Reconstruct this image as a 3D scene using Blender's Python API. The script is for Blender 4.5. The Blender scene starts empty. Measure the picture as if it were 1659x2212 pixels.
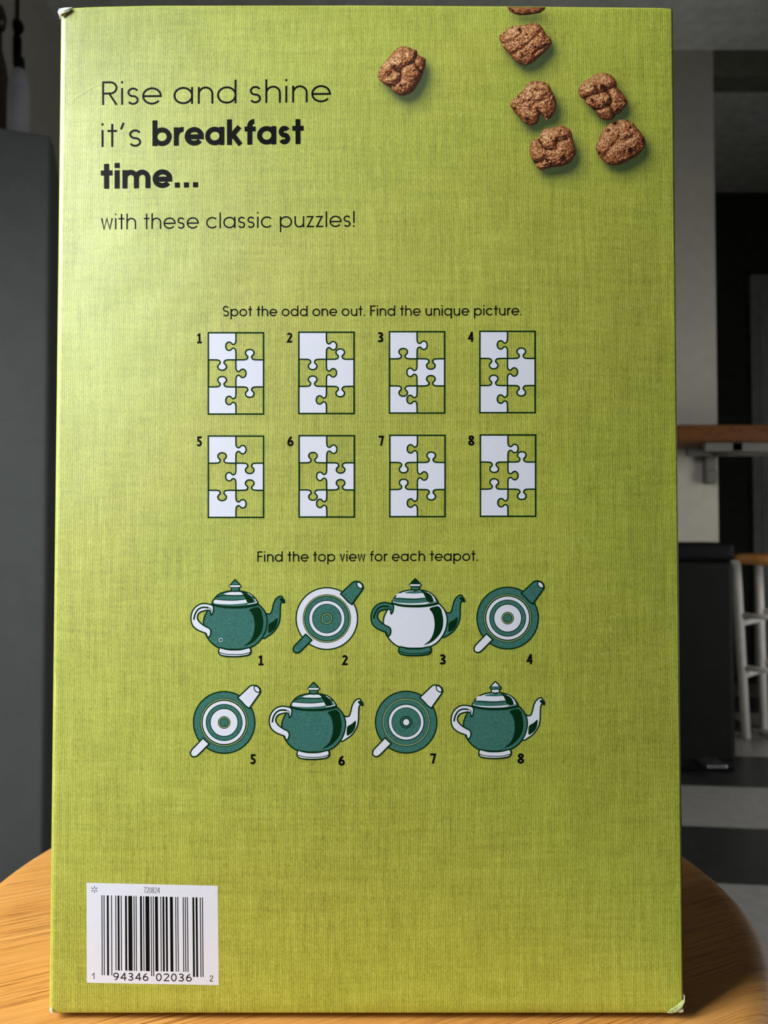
import bpy, bmesh, math, random
import numpy as np
from mathutils import Vector, Matrix
from mathutils.geometry import tessellate_polygon

scn = bpy.context.scene
C = scn.collection
random.seed(4)
PI = math.pi

# ------------------------------------------------------------------ camera
SEAT = 0.70                      # height of the stool seat the box stands on
DCAM, HCAM, PITCH = 0.23822, 0.14646, 0.0275383
CAMZ = SEAT + HCAM
cam_d = bpy.data.cameras.new('camera')
cam = bpy.data.objects.new('camera', cam_d)
C.objects.link(cam)
cam.location = (0, -DCAM, CAMZ)
cam.rotation_euler = (PI / 2 + PITCH, 0, 0)
cam_d.sensor_fit = 'VERTICAL'
cam_d.sensor_height = 36
cam_d.lens = 27
cam_d.clip_start = 0.01
cam_d.clip_end = 30
cam_d.dof.use_dof = True
cam_d.dof.focus_distance = 0.2365
cam_d.dof.aperture_fstop = 22
scn.camera = cam

# ------------------------------------------------------------------ world, light, exposure
w = bpy.data.worlds.new('world')
scn.world = w
w.use_nodes = True
w.node_tree.nodes['Background'].inputs[0].default_value = (0.62, 0.72, 0.85, 1)
w.node_tree.nodes['Background'].inputs[1].default_value = 1.0

ld = bpy.data.lights.new('window_daylight', 'AREA')
ld.shape = 'RECTANGLE'
ld.size, ld.size_y = 0.75, 0.85
ld.spread = math.radians(122)
ld.energy = 30
ld.color = (0.95, 0.98, 1.0)
lo = bpy.data.objects.new('window_daylight', ld)
C.objects.link(lo)
lo.location = (-1.20, -0.52, 1.58)
lo.rotation_euler = Vector((0.55, 0.50, -0.68)).to_track_quat('-Z', 'Y').to_euler()

# added light in an invented right-hand window, brightens the doorway side of the room
l2 = bpy.data.lights.new('added_side_light', 'AREA')
l2.shape = 'RECTANGLE'
l2.size, l2.size_y = 0.85, 1.25
l2.energy = 13
l2.color = (1.0, 0.97, 0.92)
l2o = bpy.data.objects.new('added_side_light', l2)
C.objects.link(l2o)
l2o.location = (2.50, 1.75, 0.80)
l2o.rotation_euler = Vector((-1.0, 0.35, -0.45)).to_track_quat('-Z', 'Y').to_euler()

scn.view_settings.view_transform = 'Standard'
scn.view_settings.look = 'None'
scn.view_settings.gamma = 1
scn.view_settings.use_curve_mapping = False
scn.view_settings.exposure = 0.0

# ------------------------------------------------------------------ helpers
FPX, CX, CY = 1659.0, 829.5, 1106.0
cp, sp = math.cos(PITCH), math.sin(PITCH)


def at(px, py, y=0.0):
    """World point at depth y that the photograph shows at pixel px, py."""
    vx = (px - CX) / FPX
    vy = cp + (py - CY) / FPX * sp
    vz = sp - (py - CY) / FPX * cp
    t = (y + DCAM) / vy
    return Vector((vx * t, y, CAMZ + vz * t))


BULGE = 0.0062                  # how far the filled carton's face bellies out
BOX_X, BOX_W, BOX_H = -0.00534, 0.193, 0.31232


def belly(x, z):
    u = min(1, abs(x - BOX_X) / (BOX_W / 2 - 0.002))
    v = min(1, max(0, abs((z - SEAT) / BOX_H - 0.5) * 2))
    return BULGE * (1 - u * u) * (1 - v ** 2.4)


def face(px, py):
    """Point on the carton's front face seen at a pixel."""
    q = at(px, py)
    for _ in range(4):
        q = at(px, py, -belly(q.x, q.z))
    return q


def lin(r, g, b):
    f = lambda c: (c / 255 / 12.92) if c / 255 <= 0.04045 else ((c / 255 + 0.055) / 1.055) ** 2.4
    return (f(r), f(g), f(b), 1)


class NT:
    def __init__(self, name):
        self.m = bpy.data.materials.new(name)
        self.m.use_nodes = True
        self.t = self.m.node_tree
        self.b = self.t.nodes['Principled BSDF']

    def n(self, kind, **kw):
        nd = self.t.nodes.new('ShaderNode' + kind)
        for k, v in kw.items():
            setattr(nd, k, v)
        return nd

    def put(self, sock, v):
        if hasattr(v, 'is_linked') or hasattr(v, 'links'):
            self.t.links.new(v, sock)
        else:
            sock.default_value = v

    def math(self, op, a, b=0.0, c=None, clamp=False):
        nd = self.n('Math', operation=op)
        nd.use_clamp = clamp
        self.put(nd.inputs[0], a)
        self.put(nd.inputs[1], b)
        if c is not None:
            self.put(nd.inputs[2], c)
        return nd.outputs[0]

    def coords(self, rot=(0, 0, 0), scale=(1, 1, 1)):
        tc = self.n('TexCoord')
        mp = self.n('Mapping')
        mp.inputs['Rotation'].default_value = rot
        mp.inputs['Scale'].default_value = scale
        self.t.links.new(tc.outputs['Object'], mp.inputs[0])
        return mp.outputs[0]

    def noise(self, vec, scale, detail=2.0, rough=0.5):
        nd = self.n('TexNoise')
        self.t.links.new(vec, nd.inputs['Vector'])
        nd.inputs['Scale'].default_value = scale
        nd.inputs['Detail'].default_value = detail
        nd.inputs['Roughness'].default_value = rough
        return nd.outputs[0]

    def ramp(self, fac, stops):
        nd = self.n('ValToRGB')
        cr = nd.color_ramp
        while len(cr.elements) < len(stops):
            cr.elements.new(0.5)
        for e, (p, c) in zip(cr.elements, stops):
            e.position = p
            e.color = c if len(c) == 4 else (*c, 1)
        self.put(nd.inputs[0], fac)
        return nd.outputs[0]

    def mix(self, fac, a, b, mode='MIX'):
        nd = self.n('Mix', data_type='RGBA', blend_type=mode)
        self.put(nd.inputs[0], fac)
        self.put(nd.inputs[6], a)
        self.put(nd.inputs[7], b)
        return nd.outputs[2]

    def bump(self, h, strength, dist):
        nd = self.n('Bump')
        nd.inputs['Strength'].default_value = strength
        nd.inputs['Distance'].default_value = dist
        self.put(nd.inputs['Height'], h)
        self.t.links.new(nd.outputs[0], self.b.inputs['Normal'])

    def base(self, c, rough=0.5, spec=0.5, metal=0.0):
        self.put(self.b.inputs['Base Color'], c)
        self.put(self.b.inputs['Roughness'], rough)
        self.put(self.b.inputs['Specular IOR Level'], spec)
        self.put(self.b.inputs['Metallic'], metal)
        return self.m


def plain(name, col, rough=0.5, spec=0.5, vary=0.12, scale=18, metal=0.0):
    """A plain painted or moulded surface with a little unevenness."""
    k = NT(name)
    v = k.coords()
    f = k.noise(v, scale, 3)
    a = tuple(x * (1 - vary) for x in col[:3]) + (1,)
    b = tuple(min(1, x * (1 + vary)) for x in col[:3]) + (1,)
    return k.base(k.ramp(f, [(0.3, a), (0.7, b)]), rough, spec, metal)


def paper_ink(name, col, rough=0.5, grain=0.05, spec=0.09):
    """Printed ink on uncoated-feeling carton."""
    k = NT(name)
    v = k.coords()
    f = k.noise(v, 2600, 2)
    a = tuple(x * (1 - grain) for x in col[:3]) + (1,)
    b = tuple(min(1, x * (1 + grain)) for x in col[:3]) + (1,)
    k.bump(k.noise(v, 1500, 2), 0.10, 0.0002)
    return k.base(k.ramp(f, [(0.3, a), (0.7, b)]), rough, spec)


def link(name, me, parent=None, loc=None):
    o = bpy.data.objects.new(name, me)
    C.objects.link(o)
    if parent is not None:
        o.parent = parent
    if loc is not None:
        o.location = loc
    return o


def obj(name, bm, mats, parent=None, smooth=False, loc=None):
    bmesh.ops.recalc_face_normals(bm, faces=bm.faces)
    me = bpy.data.meshes.new(name)
    bm.to_mesh(me)
    bm.free()
    for m in (mats if isinstance(mats, (list, tuple)) else [mats]):
        me.materials.append(m)
    if smooth:
        me.polygons.foreach_set('use_smooth', [True] * len(me.polygons))
    return link(name, me, parent, loc)


def tag(o, label, cat, group=None):
    o['label'] = label
    o['category'] = cat
    if group:
        o['group'] = group
    return o


def struct(o):
    o['kind'] = 'structure'
    return o


def empty(name, loc, rotz=0):
    o = bpy.data.objects.new(name, None)
    C.objects.link(o)
    o.empty_display_size = 0.05
    o.location = loc
    o.rotation_euler = (0, 0, rotz)
    return o


def box(bm, x0, x1, y0, y1, z0, z1, bevel=0.0, seg=2):
    r = bmesh.ops.create_cube(bm, size=1)
    vs = r['verts']
    for v in vs:
        v.co = Vector(((x0 + x1) / 2 + v.co.x * (x1 - x0), (y0 + y1) / 2 + v.co.y * (y1 - y0),
                       (z0 + z1) / 2 + v.co.z * (z1 - z0)))
    if bevel:
        es = list({e for v in vs for e in v.link_edges})
        bmesh.ops.bevel(bm, geom=es, offset=bevel, segments=seg, profile=0.5, affect='EDGES')
    return bm


def BX(*a, **k):
    return box(bmesh.new(), *a, **k)


def lathe(bm, prof, cx=0, cy=0, seg=48):
    rings = []
    for r, z in prof:
        if r < 1e-6:
            rings.append([bm.verts.new((cx, cy, z))])
        else:
            rings.append([bm.verts.new((cx + r * math.cos(2 * PI * i / seg), cy + r * math.sin(2 * PI * i / seg), z))
                          for i in range(seg)])
    for a, b in zip(rings, rings[1:]):
        for i in range(seg):
            j = (i + 1) % seg
            if len(a) == 1 and len(b) == 1:
                continue
            if len(a) == 1:
                bm.faces.new((a[0], b[i], b[j]))
            elif len(b) == 1:
                bm.faces.new((a[i], a[j], b[0]))
            else:
                bm.faces.new((a[i], a[j], b[j], b[i]))
    return bm


def tube(bm, p0, p1, r0, r1=None, seg=16):
    r1 = r0 if r1 is None else r1
    p0, p1 = Vector(p0), Vector(p1)
    q = (p1 - p0).to_track_quat('Z', 'Y').to_matrix()
    L = (p1 - p0).length
    b = 0.12 * min(r0, r1)
    prof = [(0, 0), (r0 - b, 0), (r0, b), (r1, L - b), (r1 - b, L), (0, L)]
    n0 = len(bm.verts)
    lathe(bm, prof, seg=seg)
    bm.verts.ensure_lookup_table()
    for v in bm.verts[n0:]:
        v.co = p0 + q @ v.co
    return bm


# ------------------------------------------------------------------ materials of the room
M = {}
M['wall'] = plain('dark_olive_wall_paint', (0.135, 0.14, 0.105), 0.8, 0.2)
M['pale_wall'] = plain('cream_wall_paint', (0.47, 0.445, 0.37), 0.75, 0.2, 0.05)
M['ceiling'] = plain('ceiling_paint', (0.80, 0.79, 0.75), 0.9, 0.2)
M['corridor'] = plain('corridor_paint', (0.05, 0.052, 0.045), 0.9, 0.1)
M['cabinet'] = plain('matte_grey_laminate', (0.105, 0.112, 0.108), 0.5, 0.3, 0.06)
M['door'] = plain('grey_door_paint', (0.34, 0.36, 0.36), 0.6, 0.3)
M['white'] = plain('white_lacquer', (0.84, 0.82, 0.77), 0.4, 0.5, 0.05)
M['table_frame'] = plain('shaded_cream_table_paint', (0.15, 0.143, 0.12), 0.6, 0.2, 0.05)  # pale paint darkened to carry the shade under the tabletop
M['black'] = plain('black_plastic', (0.003, 0.003, 0.003), 0.6, 0.15)
M['dark_body'] = plain('dark_metal_paint', (0.0045, 0.0055, 0.0035), 0.6, 0.15)
M['steel'] = plain('dull_steel', (0.35, 0.35, 0.37), 0.35, 0.5, 0.08, metal=1.0)
M['brown_glass'] = plain('dark_brown_glass', (0.03, 0.014, 0.007), 0.3, 0.5)
M['grey_glass'] = plain('frosted_grey_glass', (0.40, 0.385, 0.42), 0.6, 0.3)
M['cord'] = plain('black_cord', (0.008, 0.008, 0.006), 0.9, 0.1)


def floor_mat():
    k = NT('checkered_floor_tiles')
    tc = k.n('TexCoord')
    mp = k.n('Mapping')
    mp.inputs['Rotation'].default_value = (0, 0, math.radians(6))
    mp.inputs['Location'].default_value = (-0.45, -2.088 + 0.37, 0.001)
    k.t.links.new(tc.outputs['Object'], mp.inputs[0])
    m2 = k.n('Mapping')
    m2.inputs['Scale'].default_value = (1 / 0.80, 1 / 0.37, 1)
    k.t.links.new(mp.outputs[0], m2.inputs[0])
    ck = k.n('TexChecker')
    ck.inputs['Scale'].default_value = 1
    k.t.links.new(m2.outputs[0], ck.inputs[0])
    nz = k.noise(mp.outputs[0], 30, 4)
    dark = k.ramp(nz, [(0.3, (0.018, 0.02, 0.018)), (0.7, (0.028, 0.03, 0.027))])
    lite = k.ramp(nz, [(0.3, (0.21, 0.205, 0.19)), (0.7, (0.27, 0.262, 0.24))])
    return k.base(k.mix(ck.outputs[1], dark, lite), 0.35, 0.5)


M['floor'] = floor_mat()


def wood_mat(name, rot, light, mid, pore, rough=0.38, gloss=0.5):
    k = NT(name)
    g = k.coords(rot=(0, 0, rot))
    st = k.n('Mapping')
    st.inputs['Scale'].default_value = (0.5, 20.0, 3.0)
    k.t.links.new(g, st.inputs[0])
    broad = k.noise(st.outputs[0], 6, 5, 0.55)
    fine = k.noise(st.outputs[0], 34, 4, 0.6)
    s2 = k.n('Mapping')
    s2.inputs['Scale'].default_value = (0.55, 38.0, 3.0)
    k.t.links.new(g, s2.inputs[0])
    pr = k.noise(s2.outputs[0], 52, 3, 0.6)
    s3 = k.n('Mapping')
    s3.inputs['Scale'].default_value = (1.0, 2.2, 1.0)
    k.t.links.new(g, s3.inputs[0])
    patch = k.noise(s3.outputs[0], 22, 2)
    f = k.math('ADD', k.math('MULTIPLY', broad, 0.6), k.math('MULTIPLY', fine, 0.4))
    col = k.ramp(f, [(0.30, mid), (0.66, light)])
    pm = k.math('MULTIPLY', k.ramp(pr, [(0.505, (0, 0, 0)), (0.60, (1, 1, 1))]),
                k.ramp(patch, [(0.35, (0.25, 0.25, 0.25)), (0.6, (1, 1, 1))]))
    col = k.mix(k.math('MULTIPLY', pm, 0.8), col, pore)
    k.bump(k.math('SUBTRACT', 0.0, pm), 0.08, 0.0003)
    return k.base(col, rough, gloss)


M['seat'] = wood_mat('oak_seat', math.radians(-26), (0.60, 0.300, 0.082, 1), (0.48, 0.205, 0.038, 1), (0.17, 0.058, 0.009, 1), 0.48, 0.25)
M['seat_far'] = wood_mat('orange_wood_seat', math.radians(10), (0.62, 0.27, 0.06, 1), (0.48, 0.19, 0.04, 1), (0.22, 0.08, 0.015, 1))
M['table_wood'] = wood_mat('brown_wood_top', 0, (0.17, 0.06, 0.012, 1), (0.11, 0.036, 0.007, 1), (0.04, 0.013, 0.003, 1), 0.6, 0.2)

# ------------------------------------------------------------------ the room
XL, XR, YF, YB, YC, ZC = -1.34, 2.55, -2.4, 3.05, 4.45, 2.95
JX = at(1546, 600, YB).x              # left jamb of the doorway
LZ = at(1530, 165, YB).z              # its lintel
struct(obj('floor', BX(XL - 0.1, XR + 0.1, YF - 0.1, YC + 0.1, -0.06, 0.0), M['floor']))
struct(obj('ceiling', BX(XL - 0.1, XR + 0.1, YF - 0.1, YC + 0.1, ZC, ZC + 0.06), M['ceiling']))
PX0 = 0.80                             # where the pale part of the back wall begins
struct(obj('wall_back', BX(XL, PX0, YB, YB + 0.12, 0, ZC), M['wall']))
bm = BX(PX0, JX, YB, YB + 0.12, 0, ZC)
pale = struct(obj('wall_pale', bm, M['pale_wall']))
struct(obj('wall_lintel', BX(JX, XR, YB, YB + 0.12, LZ, ZC), M['wall']))
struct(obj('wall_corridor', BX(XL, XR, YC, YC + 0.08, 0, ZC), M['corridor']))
VY0, VY1, VZ0, VZ1 = 1.25, 2.25, 0.15, 1.55
bm = bmesh.new()
box(bm, XR, XR + 0.08, YF, VY0, 0, ZC)
box(bm, XR, XR + 0.08, VY1, YC, 0, ZC)
box(bm, XR, XR + 0.08, VY0, VY1, 0, VZ0)
box(bm, XR, XR + 0.08, VY0, VY1, VZ1, ZC)
struct(obj('wall_right', bm, M['wall']))
struct(obj('wall_front', BX(XL, XR, YF - 0.08, YF, 0, ZC), M['ceiling']))
# left wall with a window opening
WY0, WY1, WZ0, WZ1 = -1.0, 0.0, 1.03, 2.16
bm = bmesh.new()
box(bm, XL - 0.08, XL, YF, WY0, 0, ZC)
box(bm, XL - 0.08, XL, WY1, YC, 0, ZC)
box(bm, XL - 0.08, XL, WY0, WY1, 0, WZ0)
box(bm, XL - 0.08, XL, WY0, WY1, WZ1, ZC)
struct(obj('wall_left', bm, M['pale_wall']))
win = struct(obj('window_1', BX(XL - 0.07, XL - 0.06, WY0, WY1, WZ0, WZ1), M['white']))
k = NT('clear_pane')
k.base((0.95, 0.97, 1, 1), 0.02, 0.5)
k.b.inputs['Transmission Weight'].default_value = 1.0
k.b.inputs['IOR'].default_value = 1.02
win.data.materials[0] = k.m
bm = bmesh.new()
t = 0.04
box(bm, XL - 0.085, XL + 0.015, WY0, WY0 + t, WZ0, WZ1)
box(bm, XL - 0.085, XL + 0.015, WY1 - t, WY1, WZ0, WZ1)
box(bm, XL - 0.085, XL + 0.015, WY0, WY1, WZ0, WZ0 + t)
box(bm, XL - 0.085, XL + 0.015, WY0, WY1, WZ1 - t, WZ1)
obj('window_frame', bm, M['white'], win)
added_win = struct(obj('added_window_2', BX(XR + 0.06, XR + 0.07, VY0, VY1, VZ0, VZ1), k.m))  # invented unseen window, added to go with the side light
bm = bmesh.new()
box(bm, XR - 0.015, XR + 0.085, VY0, VY0 + t, VZ0, VZ1)
box(bm, XR - 0.015, XR + 0.085, VY1 - t, VY1, VZ0, VZ1)
box(bm, XR - 0.015, XR + 0.085, VY0, VY1, VZ0, VZ0 + t)
box(bm, XR - 0.015, XR + 0.085, VY0, VY1, VZ1 - t, VZ1)
obj('window_frame', bm, M['white'], added_win)  # frame of the added window
# grey door leaf at the end of the corridor
YD = YC - 0.05
d0 = at(1621, 600, YD)
dtop = at(1640, 592, YD).z
DX1 = min(XR - 0.02, d0.x + 0.40)
bm = BX(d0.x, DX1, YD, YD + 0.045, 0.0, dtop, 0.004)
door = struct(obj('door_1', bm, M['door']))
bm = bmesh.new()
for x in (0.05, 0.14, 0.23, 0.32):
    if d0.x + x + 0.035 < DX1:
        box(bm, d0.x + x, d0.x + x + 0.035, YD - 0.008, YD + 0.002, 0.12, dtop - 0.12, 0.004)
obj('door_moulding', bm, M['door'], door)

# ------------------------------------------------------------------ stools


def make_stool(name, label, loc, rad, h, thick, seat_m, leg_top, leg_bot, leg_r, rz=0, rungs=(0.62, 0.36)):
    root = empty(name, loc, rz)
    tag(root, label, 'stool')
    b = thick * 0.42
    prof = [(0, h - thick), (rad - b, h - thick)]
    for i in range(1, 9):
        a = -PI / 2 + PI * i / 8
        prof.append((rad - b + b * math.cos(a), h - thick / 2 + (thick / 2) * math.sin(a)))
    prof += [(rad * 0.5, h), (0, h)]
    obj('seat', lathe(bmesh.new(), prof, seg=160), seat_m, root, smooth=True)
    ztop = h - thick * 0.6
    sg = ((-1, -1), (1, -1), (1, 1), (-1, 1))
    T = [Vector((sx * leg_top, sy * leg_top, ztop)) for sx, sy in sg]
    B = [Vector((sx * leg_bot, sy * leg_bot, 0)) for sx, sy in sg]
    for a, c in zip(T, B):
        obj('leg', tube(bmesh.new(), c, a, leg_r * 0.9, leg_r), M['white'], root, smooth=True)
    for q, f in enumerate(rungs):
        for i in range(4):
            j = (i + 1) % 4
            ff = f - (0.0 if i % 2 == 0 else -0.05)
            pa, pb = B[i].lerp(T[i], ff), B[j].lerp(T[j], ff)
            obj('rung', tube(bmesh.new(), pa, pb, leg_r * 0.62), M['white'], root, smooth=True)
    return root


FOOT = 0.0020                    # the bottom flaps sag a little below the front lip of the carton
SK = (HCAM + FOOT) / HCAM
SC = (-0.01103 * SK, (0.0837 + DCAM) * SK - DCAM)
make_stool('stool', 'round wooden stool seat with open grain directly under the green cereal box',
           (SC[0], SC[1], 0), 0.15851 * SK, SEAT - FOOT, 0.03, M['seat'], 0.085, 0.14, 0.016)

# ------------------------------------------------------------------ cereal box
X0, W, H, DEP = -0.00534, 0.193, 0.31232, 0.056
root = empty('cereal_box', (X0, DEP / 2, SEAT))
tag(root, 'tall green cereal box standing upright on the round wooden stool, back printed with puzzles', 'box')
RL = Vector((X0, DEP / 2, SEAT))
XA, XB = X0 - W / 2 - 0.0009, X0 + W / 2 + 0.0003

# outlines of the printed cereal pieces, measured in photograph pixels


def tr(pts, s, ox, oy):
    return [(ox + x * s, oy + y * s) for x, y in pts]


s5, s4, s7, s6 = 140 / 1659, 200 / 1659, 180 / 1659, 190 / 1659
CER = [
    dict(o=tr([(860, 235), (960, 250), (1060, 300), (1180, 345), (1210, 440), (1300, 500), (1390, 540), (1420, 620), (1400, 760),
               (1350, 900), (1320, 1010), (1230, 1180), (1100, 1380), (960, 1470), (800, 1500), (690, 1460), (600, 1400),
               (500, 1290), (370, 1210), (240, 1100), (190, 1000), (190, 920), (240, 800), (340, 680), (480, 500),
               (600, 370), (720, 270)], s5, 800, 80),
         g=[tr([(570, 770), (660, 860), (780, 910), (770, 1080), (690, 1190), (590, 1260)], s5, 800, 80),
            tr([(740, 870), (840, 770), (960, 700), (1110, 650), (1190, 420)], s5, 800, 80),
            tr([(1130, 700), (1250, 860), (1340, 920)], s5, 800, 80),
            tr([(540, 880), (470, 980)], s5, 800, 80)],
         p=[(775, 1240, 42), (500, 1215, 30), (620, 740, 40), (780, 1390, 25)], m=(s5, 800, 80), wg=3.6),
    dict(o=tr([(160, 640), (250, 560), (400, 470), (640, 440), (760, 410), (870, 440), (950, 530), (1000, 630), (1080, 700),
               (1090, 790), (1000, 900), (860, 1030), (760, 1120), (640, 1175), (520, 1150), (430, 1080), (350, 990),
               (240, 870), (170, 740)], s4, 1060, 0),
         g=[tr([(240, 780), (420, 700), (560, 580)], s4, 1060, 0), tr([(380, 980), (600, 830), (760, 700), (900, 560)], s4, 1060, 0),
            tr([(780, 960), (930, 850), (1060, 800)], s4, 1060, 0)],
         p=[(515, 530, 35), (800, 840, 26), (960, 685, 20), (560, 990, 26), (640, 620, 22), (980, 800, 22), (740, 980, 20)],
         m=(s4, 1060, 0), wg=2.0),
    dict(o=tr([(296, 124), (984, 129), (960, 180), (880, 235), (700, 265), (520, 275), (420, 250), (340, 200)], s4, 1060, 0),
         g=[tr([(730, 130), (700, 230)], s4, 1060, 0)], p=[(400, 190, 20)], m=(s4, 1060, 0), wg=2.5, dark=True),
    dict(o=tr([(205, 580), (240, 520), (400, 380), (480, 300), (560, 190), (680, 140), (830, 150), (960, 200), (1030, 330),
               (1100, 470), (1120, 600), (1090, 750), (1020, 860), (930, 910), (870, 880), (850, 800), (810, 790), (780, 880),
               (760, 960), (690, 1010), (590, 1020), (490, 970), (400, 880), (290, 760), (215, 650)], s7, 1080, 160),
         g=[tr([(620, 740), (630, 640), (700, 560), (900, 500)], s7, 1080, 160), tr([(330, 620), (480, 540), (600, 520)], s7, 1080, 160),
            tr([(830, 800), (760, 720)], s7, 1080, 160), tr([(640, 340), (900, 300)], s7, 1080, 160)],
         p=[(540, 890, 42), (300, 685, 30), (590, 520, 22), (370, 460, 22), (480, 545, 20), (920, 375, 18), (870, 200, 16)],
         m=(s7, 1080, 160), wg=2.0),
    dict(o=tr([(590, 1540), (600, 1430), (640, 1330), (740, 1290), (790, 1230), (800, 1180), (900, 1090), (1060, 1070), (1180, 1030),
               (1270, 1040), (1390, 1110), (1430, 1200), (1450, 1310), (1490, 1440), (1510, 1560), (1470, 1660), (1390, 1760),
               (1240, 1830), (1060, 1850), (920, 1890), (830, 1915), (730, 1850), (660, 1740), (610, 1640)], s7, 1080, 160),
         g=[tr([(780, 1310), (850, 1450), (930, 1500), (1120, 1490), (1150, 1290)], s7, 1080, 160),
            tr([(690, 1770), (800, 1740), (920, 1680)], s7, 1080, 160), tr([(1160, 1330), (1340, 1280)], s7, 1080, 160)],
         p=[(1270, 1670, 52), (940, 1720, 36), (1010, 1780, 22), (1215, 1120, 22), (830, 1760, 18)], m=(s7, 1080, 160), wg=3.0),
    dict(o=tr([(170, 480), (190, 410), (270, 320), (400, 240), (520, 170), (640, 150), (760, 180), (850, 260), (890, 350), (890, 430),
               (960, 490), (1030, 580), (1090, 680), (1080, 770), (1010, 840), (960, 910), (880, 940), (850, 980), (820, 1030),
               (740, 1050), (620, 1020), (540, 950), (480, 870), (390, 790), (310, 720), (290, 660), (220, 620), (180, 550)],
              s6, 1230, 140),
         g=[tr([(290, 630), (400, 580), (520, 530), (700, 490), (840, 400)], s6, 1230, 140),
            tr([(700, 500), (770, 600), (790, 700), (750, 770), (800, 880), (850, 960)], s6, 1230, 140),
            tr([(440, 840), (600, 825), (720, 765)], s6, 1230, 140), tr([(500, 400), (530, 500)], s6, 1230, 140)],
         p=[(430, 670, 36), (640, 710, 26), (870, 700, 20), (940, 690, 18), (910, 850, 38), (620, 410, 50), (1050, 680, 26)],
         m=(s6, 1230, 140), wg=3.6),
    dict(o=tr([(495, 1530), (540, 1430), (580, 1330), (640, 1220), (740, 1130), (840, 1080), (960, 1035), (1080, 1040), (1180, 1090),
               (1280, 1200), (1370, 1310), (1430, 1420), (1430, 1520), (1380, 1600), (1280, 1710), (1130, 1800), (960, 1880),
               (820, 1895), (710, 1870), (630, 1800), (560, 1720), (510, 1620)], s6, 1230, 140),
         g=[tr([(640, 1720), (760, 1580), (900, 1400)], s6, 1230, 140), tr([(1060, 1420), (1200, 1360)], s6, 1230, 140)],
         p=[(1150, 1605, 56), (925, 1340, 30), (1030, 1620, 22), (570, 1660, 26), (860, 1100, 44), (1250, 1580, 24),
            (740, 1230, 30), (1380, 1440, 24), (1150, 1180, 26)], m=(s6, 1230, 140), wg=2.4),
]


def inside(poly, X, Y):
    r = np.zeros(X.shape, bool)
    n = len(poly)
    for i in range(n):
        x1, y1 = poly[i]
        x2, y2 = poly[(i + 1) % n]
        c = ((y1 > Y) != (y2 > Y)) & (X < (x2 - x1) * (Y - y1) / ((y2 - y1) or 1e-9) + x1)
        r ^= c
    return r


def blur(a, s):
    n = int(3 * s)
    kx = np.exp(-0.5 * (np.arange(-n, n + 1) / s) ** 2)
    kx /= kx.sum()
    for ax in (0, 1):
        a = np.apply_along_axis(lambda m: np.convolve(np.pad(m, n, mode='edge'), kx, mode='valid'), ax, a)
    return a


# the soft contact shade that belongs to the photograph printed on the carton
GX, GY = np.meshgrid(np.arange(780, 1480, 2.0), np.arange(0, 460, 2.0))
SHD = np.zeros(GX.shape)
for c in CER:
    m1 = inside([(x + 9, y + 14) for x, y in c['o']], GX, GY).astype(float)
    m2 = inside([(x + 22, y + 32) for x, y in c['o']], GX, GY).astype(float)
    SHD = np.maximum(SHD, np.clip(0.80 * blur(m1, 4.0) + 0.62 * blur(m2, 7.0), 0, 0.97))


def shade_at(px, py):
    i = np.clip((py - 0) / 2, 0, SHD.shape[0] - 1.001)
    j = np.clip((px - 780) / 2, 0, SHD.shape[1] - 1.001)
    i0, j0 = i.astype(int), j.astype(int)
    fi, fj = i - i0, j - j0
    v = (SHD[i0, j0] * (1 - fi) * (1 - fj) + SHD[i0 + 1, j0] * fi * (1 - fj) + SHD[i0, j0 + 1] * (1 - fi) * fj
         + SHD[i0 + 1, j0 + 1] * fi * fj)
    return np.where((px > 782) & (py < 450), v, 0)


def to_px(X, Y, Z):
    d = np.stack([X, Y + DCAM, Z - CAMZ])
    fz = d[1] * cp + d[2] * sp
    up = -d[1] * sp + d[2] * cp
    return CX + FPX * d[0] / fz, CY - FPX * up / fz


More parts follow.
